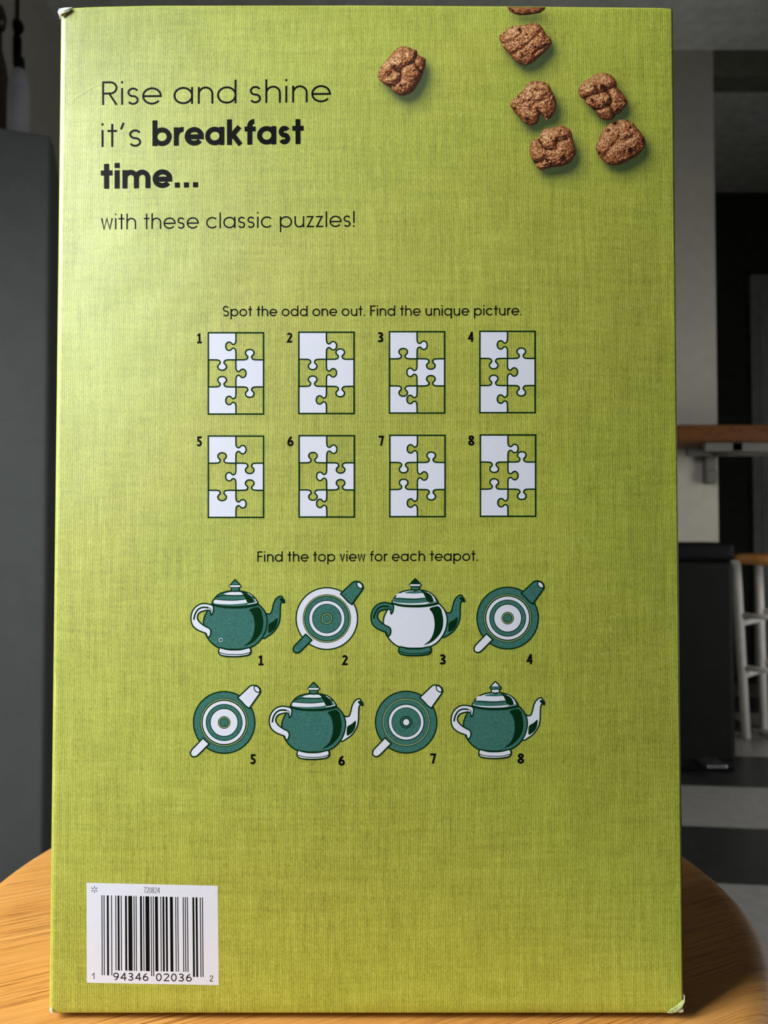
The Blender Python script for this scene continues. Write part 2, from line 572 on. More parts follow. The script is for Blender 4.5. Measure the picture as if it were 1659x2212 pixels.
def carton_mat():
    k = NT('printed_green_linen_carton')
    tc = k.n('TexCoord')
    sep = k.n('SeparateXYZ')
    k.t.links.new(tc.outputs['Object'], sep.inputs[0])
    X, Z = sep.outputs[0], sep.outputs[2]
    v = tc.outputs['Object']

    def stretch(sx, sz):
        mp = k.n('Mapping')
        mp.inputs['Scale'].default_value = (sx, 1, sz)
        k.t.links.new(v, mp.inputs[0])
        return mp.outputs[0]
    px_, pz_ = 0.00070, 0.00059
    wob = k.noise(stretch(1, 0.35), 620, 2)
    wob2 = k.noise(stretch(0.3, 1), 520, 2)
    ax = k.math('ADD', k.math('MULTIPLY', X, 2 * PI / px_), k.math('MULTIPLY', wob, 5.0))
    az = k.math('ADD', k.math('MULTIPLY', Z, 2 * PI / pz_), k.math('MULTIPLY', wob2, 5.0))
    w1 = k.math('SINE', ax)
    w2 = k.math('SINE', k.math('ADD', az, k.math('MULTIPLY', ax, 0.5)))
    stv = k.math('SUBTRACT', k.noise(stretch(1, 0.06), 900, 3, 0.6), 0.5)     # vertical slubs
    sth = k.math('SUBTRACT', k.noise(stretch(0.06, 1), 700, 3, 0.6), 0.5)     # horizontal slubs
    amp = k.ramp(k.noise(v, 330, 3), [(0.32, (0.35, 0.35, 0.35)), (0.66, (1, 1, 1))])
    f = k.math('MULTIPLY', w1, 0.08)
    f = k.math('ADD', f, k.math('MULTIPLY', k.math('MULTIPLY', w2, k.math('ADD', w1, 0.7)), 0.055))
    f = k.math('MULTIPLY', f, k.math('MULTIPLY', amp, 2.0))
    f = k.math('ADD', f, k.math('MULTIPLY', stv, 0.42))
    f = k.math('ADD', f, k.math('MULTIPLY', sth, 0.28))
    f = k.math('ADD', f, k.math('MULTIPLY', k.math('SUBTRACT', k.noise(stretch(1, 0.7), 1700, 2), 0.5), 0.46))
    f = k.math('ADD', f, k.math('MULTIPLY', k.math('SUBTRACT', k.noise(v, 16, 3), 0.5), 0.24))
    f = k.math('ADD', f, 0.5)
    col = k.ramp(f, [(0.12, (0.15, 0.165, 0.003)), (0.46, (0.385, 0.405, 0.034)), (0.60, (0.47, 0.485, 0.055)), (0.90, (0.70, 0.71, 0.16))])
    # slow drift of hue over the printed cloth
    hue = k.noise(v, 7, 2)
    col = k.mix(k.ramp(hue, [(0.4, (0, 0, 0)), (0.62, (1, 1, 1))]), col,
                k.mix(1.0, col, (0.93, 1.02, 0.85, 1), 'MULTIPLY'))
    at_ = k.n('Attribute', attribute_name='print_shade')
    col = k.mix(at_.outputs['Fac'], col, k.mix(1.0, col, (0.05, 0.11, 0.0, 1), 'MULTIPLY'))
    h = k.math('ADD', k.math('MULTIPLY', k.noise(v, 1500, 2), 0.35), k.math('MULTIPLY', k.noise(v, 60, 2), 6.0))
    k.bump(h, 0.22, 0.0003)
    k.b.inputs['Coat Weight'].default_value = 0.4
    k.b.inputs['Coat Roughness'].default_value = 0.52
    k.b.inputs['Coat IOR'].default_value = 1.6
    return k.base(col, 0.52, 1.0)


M['carton'] = carton_mat()

# carton: fine grid over the printed area, rounded folds at both sides
top_dev_px = ([100, 131, 160, 210, 330, 780, 1100, 1440, 1500], [1, 1, -3, -5, -7.5, -8, -6, -2.5, 2])


def carton_mesh():
    rl, rr = 0.0022, 0.0009
    cols = []                                   # (x, y, front?)
    xs_f = []
    px_edges = np.concatenate([np.arange(150, 800, 24), np.arange(800, 1440, 3.2)])
    for p in px_edges:
        xs_f.append(at(p, 1106).x)
    xs_f = [x for x in xs_f if XA + rl < x < XB - rr]
    cols.append((XA, DEP - 0.001))
    cols.append((XA - 0.0004, DEP * 0.5))
    cols.append((XA, rl + 0.004))
    for i in range(0, 9):
        a = PI + (PI / 2) * i / 8
        cols.append((XA + rl + rl * math.cos(a), rl + rl * math.sin(a)))
    cols += [(x, 0.0) for x in xs_f]
    for i in range(0, 7):
        a = -PI / 2 + (PI / 2) * i / 6
        cols.append((XB - rr + rr * math.cos(a), rr + rr * math.sin(a)))
    cols.append((XB, DEP * 0.5))
    cols.append((XB, DEP - 0.001))
    cols.append((XB - 0.001, DEP))
    cols.append((XA + 0.001, DEP))
    zs = [-FOOT, -0.0003, -0.0002, 0.0002, 0.0005, 0.0010, 0.004]
    zt = at(800, 440).z - SEAT
    zs += list(np.linspace(0.012, zt - 0.003, 60)) + list(np.linspace(zt, H - 0.0016, 135)) + [H - 0.0009, H - 0.0004, H - 0.0001, H]
    nC, nR = len(cols), len(zs)
    co = np.zeros((nR, nC, 3))
    for r, z in enumerate(zs):
        for c_, (x, y) in enumerate(cols):
            e = 0.0008
            ins = 0.0
            if z < 0.0010:
                ins = float(np.interp(z, [-FOOT, -0.0003, -0.0002, 0.0002, 0.0010], [0.0066, 0.0066, 0.0012, 0.0003, 0.0]))
            elif z > H - e:
                ins = e - math.sqrt(max(0, e * e - (e - (H - z)) ** 2))
            ins *= 0.7
            xx = x + (ins if x < X0 - W * 0.485 else (-ins if x > X0 + W * 0.485 else 0))
            yy = y + (ins if y < DEP * 0.3 else -ins if y > DEP * 0.9 else 0)
            # the filled carton bellies out at the front
            px = (x - XA) / W * 1340 + 120
            dv = np.interp(px, *top_dev_px) * 0.000144
            k_ = min(1, max(0, (z - (H - 0.02)) / 0.02))
            zz = z - dv * k_ * k_
            if y <= 1e-9:
                yy -= belly(x, zz + SEAT)
            co[r, c_] = (xx - RL.x, yy - RL.y, zz)
    me = bpy.data.meshes.new('carton')
    V = co.reshape(-1, 3).tolist()
    F = []
    for r in range(nR - 1):
        for c_ in range(nC):
            d = (c_ + 1) % nC
            F.append((r * nC + c_, r * nC + d, (r + 1) * nC + d, (r + 1) * nC + c_))
    F.append(tuple(range(nC - 1, -1, -1)))
    F.append(tuple((nR - 1) * nC + i for i in range(nC)))
    me.from_pydata(V, [], F)
    me.polygons.foreach_set('use_smooth', [len(p.vertices) == 4 for p in me.polygons])
    A = np.array(V) + np.array(RL)
    px, py = to_px(A[:, 0], A[:, 1], A[:, 2])
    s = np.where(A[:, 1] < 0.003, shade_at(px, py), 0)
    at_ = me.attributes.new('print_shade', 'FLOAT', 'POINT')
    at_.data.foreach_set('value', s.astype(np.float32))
    me.materials.append(M['carton'])
    return link('carton', me, root)


carton_mesh()

# ---- printing: flat ink shapes on the face of the carton
STEP = 3.0e-6


class Ink:
    """Collects flat ink shapes (pixel outlines) into one mesh lying on the carton face."""

    def __init__(self, name, mats, base=4):
        self.name, self.mats, self.layer = name, mats, base
        self.V, self.F, self.Mi = [], [], []

    def _v(self, pts):
        n = len(self.V)
        for p in pts:
            self.V.append((p[0], p[1], self.layer * 0.01))
        return n

    def fill(self, pts, mi, up=True):
        if up:
            self.layer += 1
        n = self._v(pts)
        for t in tessellate_polygon([[Vector((p[0], p[1], 0)) for p in pts]]):
            self.F.append(tuple(n + i for i in t))
            self.Mi.append(mi)

    def stroke(self, pts, wd, mi, closed=False, up=True):
        if up:
            self.layer += 1
        P = [np.array(p, float) for p in pts]
        Q = [P[0]]
        for p in P[1:]:
            if np.hypot(*(p - Q[-1])) > 1e-6:
                Q.append(p)
        if closed and np.hypot(*(Q[0] - Q[-1])) < 1e-6:
            Q.pop()
        P = Q
        m = len(P)
        L, R = [], []
        for i in range(m):
            a = P[i - 1] if (i > 0 or closed) else None
            b = P[(i + 1) % m] if (i < m - 1 or closed) else None
            d1 = (P[i] - a) / np.hypot(*(P[i] - a)) if a is not None else None
            d2 = (b - P[i]) / np.hypot(*(b - P[i])) if b is not None else None
            if d1 is None:
                d1 = d2
            if d2 is None:
                d2 = d1
            n1 = np.array([-d1[1], d1[0]])
            n2 = np.array([-d2[1], d2[0]])
            nn = n1 + n2
            l = np.hypot(*nn)
            if l < 1e-6:
                nn, sc = n1, 1
            else:
                nn = nn / l
                sc = min(2.2, 1 / max(0.3, float(nn @ n1)))
            L.append(P[i] + nn * wd / 2 * sc)
            R.append(P[i] - nn * wd / 2 * sc)
        n = self._v(L + R)
        for i in range(m if closed else m - 1):
            j = (i + 1) % m
            self.F.append((n + i, n + j, n + m + j, n + m + i))
            self.Mi.append(mi)

    def shape(self, pts, fill_mi, line_mi, lw):
        self.fill(pts, fill_mi)
        self.stroke(pts, lw, line_mi, closed=True)

    def done(self, parent=None, label=None):
        me = bpy.data.meshes.new(self.name)
        me.from_pydata(self.V, [], self.F)
        for m in self.mats:
            me.materials.append(m)
        me.polygons.foreach_set('material_index', self.Mi)
        bm = bmesh.new()
        bm.from_mesh(me)
        for ax in (0, 1):                        # cut into cells so the ink follows the bellied face
            lo_, hi_ = min(v.co[ax] for v in bm.verts), max(v.co[ax] for v in bm.verts)
            g = math.floor(lo_ / 14) * 14 + 14
            no = (1, 0, 0) if ax == 0 else (0, 1, 0)
            while g < hi_:
                bmesh.ops.bisect_plane(bm, geom=bm.verts[:] + bm.edges[:] + bm.faces[:], plane_co=tuple(g * c for c in no), plane_no=no)
                g += 14
        for v in bm.verts:
            q = face(v.co.x, v.co.y)
            v.co = (q.x - RL.x, q.y - STEP * v.co.z * 100 - RL.y, q.z - RL.z)
        for f in bm.faces:                       # every ink face looks out of the carton
            f.normal_update()
            if f.normal.y > 0:
                f.normal_flip()
        bm.to_mesh(me)
        bm.free()
        o = link(self.name, me, parent or root)
        if label:
            o['label'] = label
        return o


INK_BLACK = paper_ink('black_ink', (0.003, 0.004, 0.0035, 1), 0.5)
INK_WHITE = paper_ink('white_board', (0.76, 0.78, 0.87, 1), 0.5, 0.015)
INK_TEAL = paper_ink('teal_ink', (0.048, 0.165, 0.135, 1), 0.5, 0.30)
INK_DKGREEN = paper_ink('bottle_green_ink', (0.001, 0.026, 0.006, 1), 0.5, 0.1)
INK_LIME = paper_ink('lime_hairline_ink', (0.52, 0.62, 0.25, 1), 0.45)


def arc(cx, cy, rx, ry, a0, a1, n=26):
    return [(cx + rx * math.cos(math.radians(a0 + (a1 - a0) * i / n)), cy + ry * math.sin(math.radians(a0 + (a1 - a0) * i / n)))
            for i in range(n + 1)]


# --- lettering: a geometric stroke alphabet, x-height = 1
ASC, CAP = 1.40, 1.40


def glyph(ch, w):
    """-> (list of (points, closed)), advance width"""
    h = w / 2
    D = 1.10
    rx, ry = (D - w) / 2, (1.02 - w) / 2
    sr, ss = 0.085 - 0.22 * (w - 0.125), 0.13 - 0.32 * (w - 0.125)
    if ch == ' ':
        return [], 0.50
    if ch in 'oabdpqc e'.replace(' ', ''):
        if ch in 'bp':
            xs = ss + h
            cxx = xs - h + D / 2
            z0, z1 = (0, ASC) if ch == 'b' else (-0.40, 1)
            return [(arc(cxx, 0.5, rx, ry, 0, 360, 48), True), ([(xs, z0), (xs, z1)], False)], ss + D + sr
        cxx = sr + D / 2
        if ch == 'o':
            return [(arc(cxx, 0.5, rx, ry, 0, 360, 48), True)], D + 2 * sr
        if ch in 'adq':
            xs = sr + D - h
            z0, z1 = {'a': (0, 1), 'd': (0, ASC), 'q': (-0.40, 1)}[ch]
            return [(arc(cxx, 0.5, rx, ry, 0, 360, 48), True), ([(xs, z0), (xs, z1)], False)], sr + D + ss
        if ch == 'c':
            return [(arc(cxx, 0.5, rx, ry, 42, 318, 40), False)], sr + D * 0.93 + 0.05
        if ch == 'e':
            return [(arc(cxx, 0.5, rx, ry, 0, 322, 44), False), ([(cxx - rx, 0.5 - h * 0.2), (cxx + rx + h, 0.5 - h * 0.2)], False)], D + 2 * sr - 0.02
    if ch in 'nh':
        xs = ss + h
        x2 = xs + 0.80 - 0.35 * w
        a = (x2 - xs) / 2
        t = ASC if ch == 'h' else 1
        return [([(xs, 0), (xs, t)], False), (arc(xs + a, 1 - h - a * 0.98, a, a * 1.02, 180, 0, 22) + [(x2, 0)], False)], x2 + h + ss - 0.02
    if ch == 'm':
        xs = ss + h
        s = 0.70 - 0.18 * w
        out = [([(xs, 0), (xs, 1)], False)]
        for q in (0, 1):
            a = s / 2
            out.append((arc(xs + s * q + a, 1 - h - a, a, a * 1.04, 180, 0, 20) + [(xs + s * (q + 1), 0)], False))
        return out, xs + 2 * s + h + ss
    if ch == 'u':
        xs = ss + h
        x2 = xs + 0.80 - 0.35 * w
        a = (x2 - xs) / 2
        return [([(x2, 0), (x2, 1)], False), ([(xs, 1)] + arc(xs + a, h + a * 0.98, a, a * 1.02, 180, 360, 22), False)], x2 + h + ss
    if ch == 'r':
        xs = ss + h
        return [([(xs, 0), (xs, 1)], False), (arc(xs + 0.36, 1 - h - 0.40, 0.36, 0.42, 180, 80, 14), False)], xs + 0.40 + 0.04
    if ch in 'sS':
        T = 1.02 if ch == 's' else CAP + 0.02
        wd = 0.62 + 0.1 * w if ch == 's' else 0.86
        r = (T - w) / 4
        cx = ss * 0.8 + wd / 2
        rxx = (wd - w) / 2
        top = arc(cx, T - h - r - 0.01, rxx, r, 25, 262, 26)
        bot = arc(cx, h + r - 0.01, rxx, r, 82, -155, 26)
        return [(top + bot, False)], wd + ss * 1.6
    if ch == 't':
        x = 0.26 + h
        return [([(x, 0), (x, 1.36)], False), ([(x - h - 0.19, 1 - h), (x + h + 0.19, 1 - h)], False)], x + h + 0.24
    if ch == 'f':
        x = 0.22 + h
        return [([(x, 0), (x, ASC - h - 0.22)] + arc(x + 0.24, ASC - h - 0.22, 0.24, 0.22, 180, 85, 12), False),
                ([(x - h - 0.16, 1 - h), (x + h + 0.2, 1 - h)], False)], x + h + 0.24
    if ch == 'i':
        x = ss + h
        d = max(w, 0.13)
        return [([(x, 0), (x, 1)], False), ([(x, ASC - d), (x, ASC)], False)], 2 * (ss + h)
    if ch == 'l':
        x = ss + h
        return [([(x, 0), (x, ASC)], False)], 2 * (ss + h)
    if ch == 'k':
        x = ss + h
        return [([(x, 0), (x, ASC)], False), ([(x, 0.36), (x + 0.58, 1)], False), ([(x + 0.20, 0.56), (x + 0.64, 0)], False)], x + 0.66 + h + 0.02
    if ch == 'v':
        return [([(0.06 + h, 1), (0.42, h * 0.4), (0.78 - h, 1)], False)], 0.84
    if ch == 'w':
        return [([(0.06 + h, 1), (0.34, h * 0.6), (0.60, 1 - h * 0.6), (0.86, h * 0.6), (1.14 - h, 1)], False)], 1.20
    if ch == 'z':
        return [([(0.09, 1 - h), (0.70 - h, 1 - h), (0.10 + h, h), (0.74, h)], False)], 0.83
    if ch == 'R':
        x = ss + h
        r = 0.36 - h * 0.5
        yb = CAP - h - 2 * r
        return [([(x, 0), (x, CAP)], False),
                ([(x, CAP - h), (x + 0.38, CAP - h)] + arc(x + 0.40, CAP - h - r, r + 0.02, r, 90, -90, 18) + [(x, yb)], False),
                ([(x + 0.34, yb), (x + 0.76, 0)], False)], x + 0.76 + h + 0.06
    if ch == 'F':
        x = ss + h
        return [([(x, 0), (x, CAP)], False), ([(x, CAP - h), (x + 0.66, CAP - h)], False), ([(x, 0.72), (x + 0.60, 0.72)], False)], x + 0.72
    if ch == '!':
        x = ss + h
        d = max(w, 0.13)
        return [([(x, 0.36), (x, CAP)], False), ([(x, 0), (x, d)], False)], 2 * (ss + h)
    if ch == "'":
        return [([(0.10 + h, 1.02), (0.24 + h, 1.42)], False)], 0.36 + w
    if ch == '.':
        x = 0.12 + h
        d = max(w, 0.15)
        return [([(x, 0), (x, d)], False)], 0.24 + w
    raise ValueError(ch)


def digit(ch, w, foot=True):
    """digits, height = 1"""
    h = w / 2
    Wd = 0.56
    cx = Wd / 2
    rx = cx - h
    if ch == '0':
        return [(arc(cx, 0.5, rx, 0.5 - h, 0, 360, 40), True)], Wd
    if ch == '1':
        o = [([(cx + 0.02, 0), (cx + 0.02, 1)], False), ([(cx + 0.02, 1 - h * 1.1), (0.06, 0.80 - h * 0.4)], False)]
        if foot:
            o.append(([(0.04, h), (Wd, h)], False))
        return o, Wd
    if ch == '2':
        return [(arc(cx, 0.72, rx, 0.28 - h, 165, -25, 20) + [(h + 0.02, h), (Wd, h)], False)], Wd
    if ch == '3':
        return [(arc(cx - 0.03, 0.745, rx - 0.02, 0.255 - h, 150, -80, 18), False), (arc(cx - 0.03, 0.275, rx, 0.275 - h, 85, -150, 18), False),
                ([(cx - 0.12, 0.53), (cx + 0.02, 0.53)], False)], Wd
    if ch == '4':
        return [([(0.42, 0), (0.42, 1)], False), ([(0.42 - h * 0.3, 1 - h * 0.8), (h * 0.9, 0.32), (Wd + 0.03, 0.32 - 0.0)], False)], Wd + 0.02
    if ch == '5':
        return [([(Wd - 0.04, 1 - h), (0.10 + h, 1 - h), (0.08 + h, 0.56)], False), (arc(cx - 0.02, 0.32, rx, 0.32 - h, 125, -150, 24), False)], Wd
    if ch == '6':
        return [(arc(cx, 0.31, rx, 0.31 - h, 0, 360, 36), True),
                (arc(cx + 0.26, 0.31, rx + 0.26, 0.72 - h, 180, 108, 16), False)], Wd
    if ch == '7':
        return [([(0.02, 1 - h), (Wd - h, 1 - h), (0.16 + h, 0)], False)], Wd
    if ch == '8':
        return [(arc(cx, 0.755, rx - 0.025, 0.245 - h, 0, 360, 34), True), (arc(cx, 0.265, rx, 0.265 - h, 0, 360, 34), True)], Wd
    if ch == '9':
        return [(arc(cx, 0.69, rx, 0.31 - h, 0, 360, 36), True),
                (arc(cx - 0.26, 0.69, rx + 0.26, 0.72 - h, 0, -72, 16), False)], Wd
    raise ValueError(ch)


def set_text(ink, runs, x0, y0, x1, y1, xh, digits=False, gap=0.12, foot=True, mi=0, curve=None):
    """runs: [(text, weight)], set between baseline ends (x0,y0) and (x1,y1), xh in pixels."""
    items = []
    pen = 0
    for text, wt in runs:
        for ch in text:
            if digits:
                g, adv = digit(ch, wt, foot)
                adv += gap
            else:
                g, adv = glyph(ch, wt)
            items.append((g, pen, wt))
            pen += adv
    lo = min(min(p[0] for pts, _ in g for p in pts) + o - (wt / 2) for g, o, wt in items if g)
    hi = max(max(p[0] for pts, _ in g for p in pts) + o + (wt / 2) for g, o, wt in items if g)
    sx = (x1 - x0) / (hi - lo)
    sl = (y1 - y0) / (x1 - x0)
    lay = ink.layer + 1
    for g, o, wt in items:
        for q, (pts, closed) in enumerate(g):
            P = []
            for a, b in pts:
                X = x0 + (a + o - lo) * sx
                P.append((X, y0 + (X - x0) * sl - b * xh))
            ink.layer = lay + q % 3
            ink.stroke(P, wt * (xh * 0.65 + sx * 0.35), mi, closed, up=False)
    ink.layer = lay + 3


t1 = Ink('headline', [INK_BLACK])
set_text(t1, [('Rise and shine', 0.115)], 220.5, 227.0, 717, 220.5, 36.5)
set_text(t1, [("it's", 0.115)], 219, 317.5, 305, 316.5, 36.5)
set_text(t1, [('breakfast', 0.275)], 329.5, 315.5, 661, 311.0, 39.5)
set_text(t1, [('time...', 0.275)], 212.5, 408.0, 427.5, 404.5, 39.5)
t1.done()
t2 = Ink('tagline', [INK_BLACK])
set_text(t2, [('with these classic puzzles!', 0.13)], 218, 496.0, 766, 490.0, 24.5)
t2.done()
t3 = Ink('puzzle_instruction', [INK_BLACK])
set_text(t3, [('Spot the odd one out. Find the unique picture.', 0.175)], 481.5, 683.6, 1127, 681.4, 16.2)
t3.done()
t4 = Ink('teapot_instruction', [INK_BLACK])
set_text(t4, [('Find the top view for each teapot.', 0.175)], 556, 1213.6, 1032, 1211.6, 16.2)
t4.done()

# --- eight jigsaw pictures
KN = [(0, 0), (0.22, 0), (0.33, 0.006), (0.39, 0.025), (0.425, 0.07), (0.43, 0.115), (0.405, 0.15), (0.365, 0.19), (0.345, 0.24),
      (0.355, 0.295), (0.395, 0.345), (0.45, 0.370), (0.5, 0.375)]
KN = KN + [(1 - a, b) for a, b in KN[-2::-1]]


def catmull(P, closed=False, n=5):
    out = []
    m = len(P)
    rng = range(m if closed else m - 1)
    for i in rng:
        p0 = P[(i - 1) % m] if (closed or i > 0) else P[i]
        p1, p2 = P[i], P[(i + 1) % m]
        p3 = P[(i + 2) % m] if (closed or i + 2 < m) else p2
        for k_ in range(n):
            t_ = k_ / n
            out.append(tuple(0.5 * (2 * p1[d] + (p2[d] - p0[d]) * t_ + (2 * p0[d] - 5 * p1[d] + 4 * p2[d] - p3[d]) * t_ ** 2
                                    + (3 * p1[d] - p0[d] - 3 * p2[d] + p3[d]) * t_ ** 3) for d in (0, 1)))
    if not closed:
        out.append(tuple(P[-1]))
    return out


KN = catmull(KN, False, 3)


def knob_edge(a, b, side):
    """edge from a to b with a knob pushed to 'side' (unit vector)"""
    L = math.hypot(b[0] - a[0], b[1] - a[1])
    return [(a[0] + (b[0] - a[0]) * t_ + side[0] * d * L, a[1] + (b[1] - a[1]) * t_ + side[1] * d * L) for t_, d in KN]


DIRS = {'L': (-1, 0), 'R': (1, 0), 'U': (0, -1), 'D': (0, 1)}
#        V1   L12  R12  V2   L23  R23  V3
PUZ = ['L D U R U D L', 'R D U R U D L', 'R U D L D U L', 'L D U R U D L',
       'R U D L D U R', 'R U D L D U L', 'L D U R U D L', 'R D U R U D L']
PX = [450, 645.5, 841.2, 1036.5, 450, 646.2, 842, 1037.6]
PY = [718.8, 717.6, 716.6, 715.8, 942, 941.2, 940.4, 939.6]
NUMX = [(431, 731), (626.5, 729.5), (821.5, 728.5), (1018, 727.5), (431, 953.5), (627.5, 953), (822.5, 952), (1018, 951.5)]
WORDS = ['one', 'two', 'three', 'four', 'five', 'six', 'seven', 'eight']
LWP = 3.1
for i in range(8):
    ink = Ink('puzzle_picture', [INK_WHITE, INK_DKGREEN])
    x0, y0, wd, ht = PX[i], PY[i], 119.2, 175.6
    V1, L12, R12, V2, L23, R23, V3 = PUZ[i].split()
    xm, ya, yb, x1, y1 = x0 + wd / 2, y0 + ht / 3, y0 + 2 * ht / 3, x0 + wd, y0 + ht
    e1 = knob_edge((xm, y0), (xm, ya), DIRS[V1])
    e2 = knob_edge((xm, ya), (xm, yb), DIRS[V2])
    e3 = knob_edge((xm, yb), (xm, y1), DIRS[V3])
    l12 = knob_edge((x0, ya), (xm, ya), DIRS[L12])
    l23 = knob_edge((x0, yb), (xm, yb), DIRS[L23])
    r12 = knob_edge((xm, ya), (x1, ya), DIRS[R12])
    r23 = knob_edge((xm, yb), (x1, yb), DIRS[R23])
    ink.fill([(x0, y0)] + e1[:-1] + l12[::-1], 0)
    ink.fill(e2[::-1][:-1] + r12[:-1] + [(x1, ya)] + r23[::-1][:-1] + [(xm, yb)], 0, up=False)
    ink.fill(l23[:-1] + e3 + [(x0, y1)], 0, up=False)
    for e in (e1, e2, e3, l12, l23, r12, r23):
        ink.stroke(e, LWP, 1)
    ink.stroke([(x0, y0), (x1, y0), (x1, y1), (x0, y1)], LWP, 1, closed=True)
    pic = ink.done(label='printed jigsaw picture beside the numeral ' + WORDS[i])
    nk = Ink('numeral', [INK_BLACK])
    cx, cy = NUMX[i]
    set_text(nk, [(str(i + 1), 0.20)], cx - 7, cy + 11, cx + 7, cy + 11, 22, digits=True)
    nk.done(pic)

# --- eight teapots
U = 400 / 1659


def teapot_side(cx, cy, body, handle, spout, lid, knob, foot, name_label):
    """cx, cy: pixel of the knob's tip. colours: 0 white, 1 teal, 2 bottle green"""
    ink = Ink('teapot_drawing', [INK_WHITE, INK_TEAL, INK_DKGREEN])

    def T(pts, smooth=True, closed=True):
        P = [(cx + (a - 448) * U, cy + (b - 338) * U) for a, b in pts]
        return catmull(P, closed, 5) if smooth else P
    lw = 3.0
    # spout
    sp_ = [(700, 650), (740, 648), (768, 640), (782, 600), (796, 545), (818, 508), (848, 488), (868, 493), (876, 510), (888, 522), (890, 548),
           (866, 543), (856, 562), (852, 610), (850, 680), (838, 738), (800, 800), (750, 842), (690, 856)]
    ink.shape(T(sp_), spout, 2, lw)
    ink.fill(T([(752, 736), (790, 712), (826, 684), (824, 735), (800, 785), (750, 818), (745, 780)]), 2)
    ink.fill(T([(846, 512), (868, 505), (886, 522), (890, 548), (872, 540), (852, 530)]), 2)
    # handle outline, drawn once the body is down
    hpoly = T([(246, 572), (200, 557), (150, 556), (100, 580), (64, 628), (52, 690), (66, 748), (104, 786), (150, 808), (186, 822), (196, 846),
               (210, 856), (224, 838), (230, 806), (218, 778), (180, 758), (138, 728), (112, 694), (112, 660), (130, 634), (165, 620), (205, 614),
               (226, 622), (232, 656), (246, 640), (254, 604)])
    hline = T([(208, 592), (160, 588), (118, 606), (90, 648), (78, 700)], True, False)
    # body
    bd = [(248, 566), (200, 620), (168, 690), (164, 750), (178, 815), (212, 878), (262, 928), (330, 960), (440, 970), (540, 962),
          (620, 930), (682, 872), (722, 795), (735, 710), (720, 640), (688, 592), (648, 562), (540, 560), (440, 560), (340, 560)]
    ink.shape(T(bd), body, 2, lw)
    cr = [(578, 606), (664, 588), (690, 650), (700, 730), (684, 810), (640, 872), (590, 912), (526, 936), (580, 890), (610, 830), (622, 760),
          (616, 690), (600, 645)]
    ink.fill(T(cr), 2)
    ink.stroke(T([(664, 588), (700, 640), (714, 710), (702, 790), (660, 865)], True, False), 1.2, 0 if body == 0 else 1)
    ink.shape(hpoly, handle, 2, lw)
    ink.stroke(hline, 3.6, 2)
    ink.stroke(T([(205, 592), (226, 598), (238, 618)], True, False), 1.6, 2)
    # lid
    ld_ = [(242, 560), (252, 528), (280, 490), (320, 462), (380, 445), (440, 440), (505, 444), (560, 457), (602, 482), (634, 517), (652, 560),
           (600, 578), (520, 590), (440, 592), (350, 588), (290, 576)]
    ink.shape(T(ld_), lid[1], 2, lw)
    ink.fill(T([(350, 472), (385, 456), (440, 450), (500, 453), (520, 474), (440, 478)]), lid[0])
    if lid[0] == 1:                              # white middle band
        ink.fill(T([(278, 492), (310, 470), (440, 474), (530, 470), (544, 496), (440, 506), (350, 504)]), lid[1])
        ink.fill(T([(252, 545), (272, 512), (440, 518), (545, 512), (560, 548), (440, 560), (330, 558)]), lid[2])
    else:
        ink.stroke(T([(285, 498), (340, 482), (440, 484), (530, 480)], True, False), 2.2, 2)
        ink.fill(T([(258, 550), (274, 516), (350, 522), (440, 524), (540, 514), (556, 546), (440, 560), (340, 560)]), lid[2])
    ink.stroke(T([(264, 515), (350, 523), (440, 525), (540, 515)], True, False), 1.8, 2)
    ink.fill(T([(500, 450), (548, 462), (592, 490), (612, 545), (562, 548), (540, 510), (522, 474)]), 2)
    ink.stroke(T([(560, 462), (600, 488)], False, False), 1.4, 0)
    ink.stroke(T([(622, 512), (640, 545), (560, 560)], False, False), 1.6, lid[2])
    ink.stroke(T([(244, 560), (300, 577), (380, 585), (440, 587), (520, 583), (600, 572), (650, 556)], True, False), 4.4, 2)
    ink.stroke(T([(256, 556), (340, 572), (440, 576), (540, 571), (640, 553)], True, False), 0.8, 1)
    # knob
    kn = [(448, 340), (474, 366), (499, 396), (482, 416), (486, 438), (448, 446), (410, 438), (416, 416), (398, 396), (422, 366)]
    ink.shape(T(kn, False), knob[0], 2, lw * 0.9)
    ink.fill(T([(404, 390), (492, 390), (496, 398), (484, 408), (412, 408), (400, 398)], False), knob[1])
    ink.fill(T([(418, 418), (480, 418), (480, 436), (418, 436)], False), knob[2])
    ink.stroke(T([(404, 388), (492, 388)], False, False), 1.3, 2)
    ink.stroke(T([(410, 410), (486, 410)], False, False), 1.8, 2)
    # foot
    ft = [(304, 962), (312, 950), (380, 962), (440, 964), (510, 962), (574, 950), (588, 970), (586, 995), (566, 1014), (510, 1025), (440, 1029),
          (370, 1026), (316, 1014), (300, 990)]
    ink.shape(T(ft), foot, 2, lw)
    ink.stroke(T([(304, 990), (360, 1006), (440, 1011), (520, 1007), (584, 990)], True, False), 1.8, 2)
    # the rim of the body over the foot
    ink.stroke(T([(318, 950), (380, 966), (440, 969), (500, 966), (566, 950)], True, False), lw, 2)
    if name_label.endswith('one'):               # tiny printed speck low on the first teapot
        q = (cx + (320 - 448) * U, cy + (880 - 338) * U)
        ink.stroke(arc(q[0], q[1], 3.4, 3.4, 0, 360, 20), 1.4, 0, closed=True)
        ink.fill(arc(q[0], q[1], 2.0, 2.0, 0, 350, 14), 2)
    return ink.done(label=name_label)


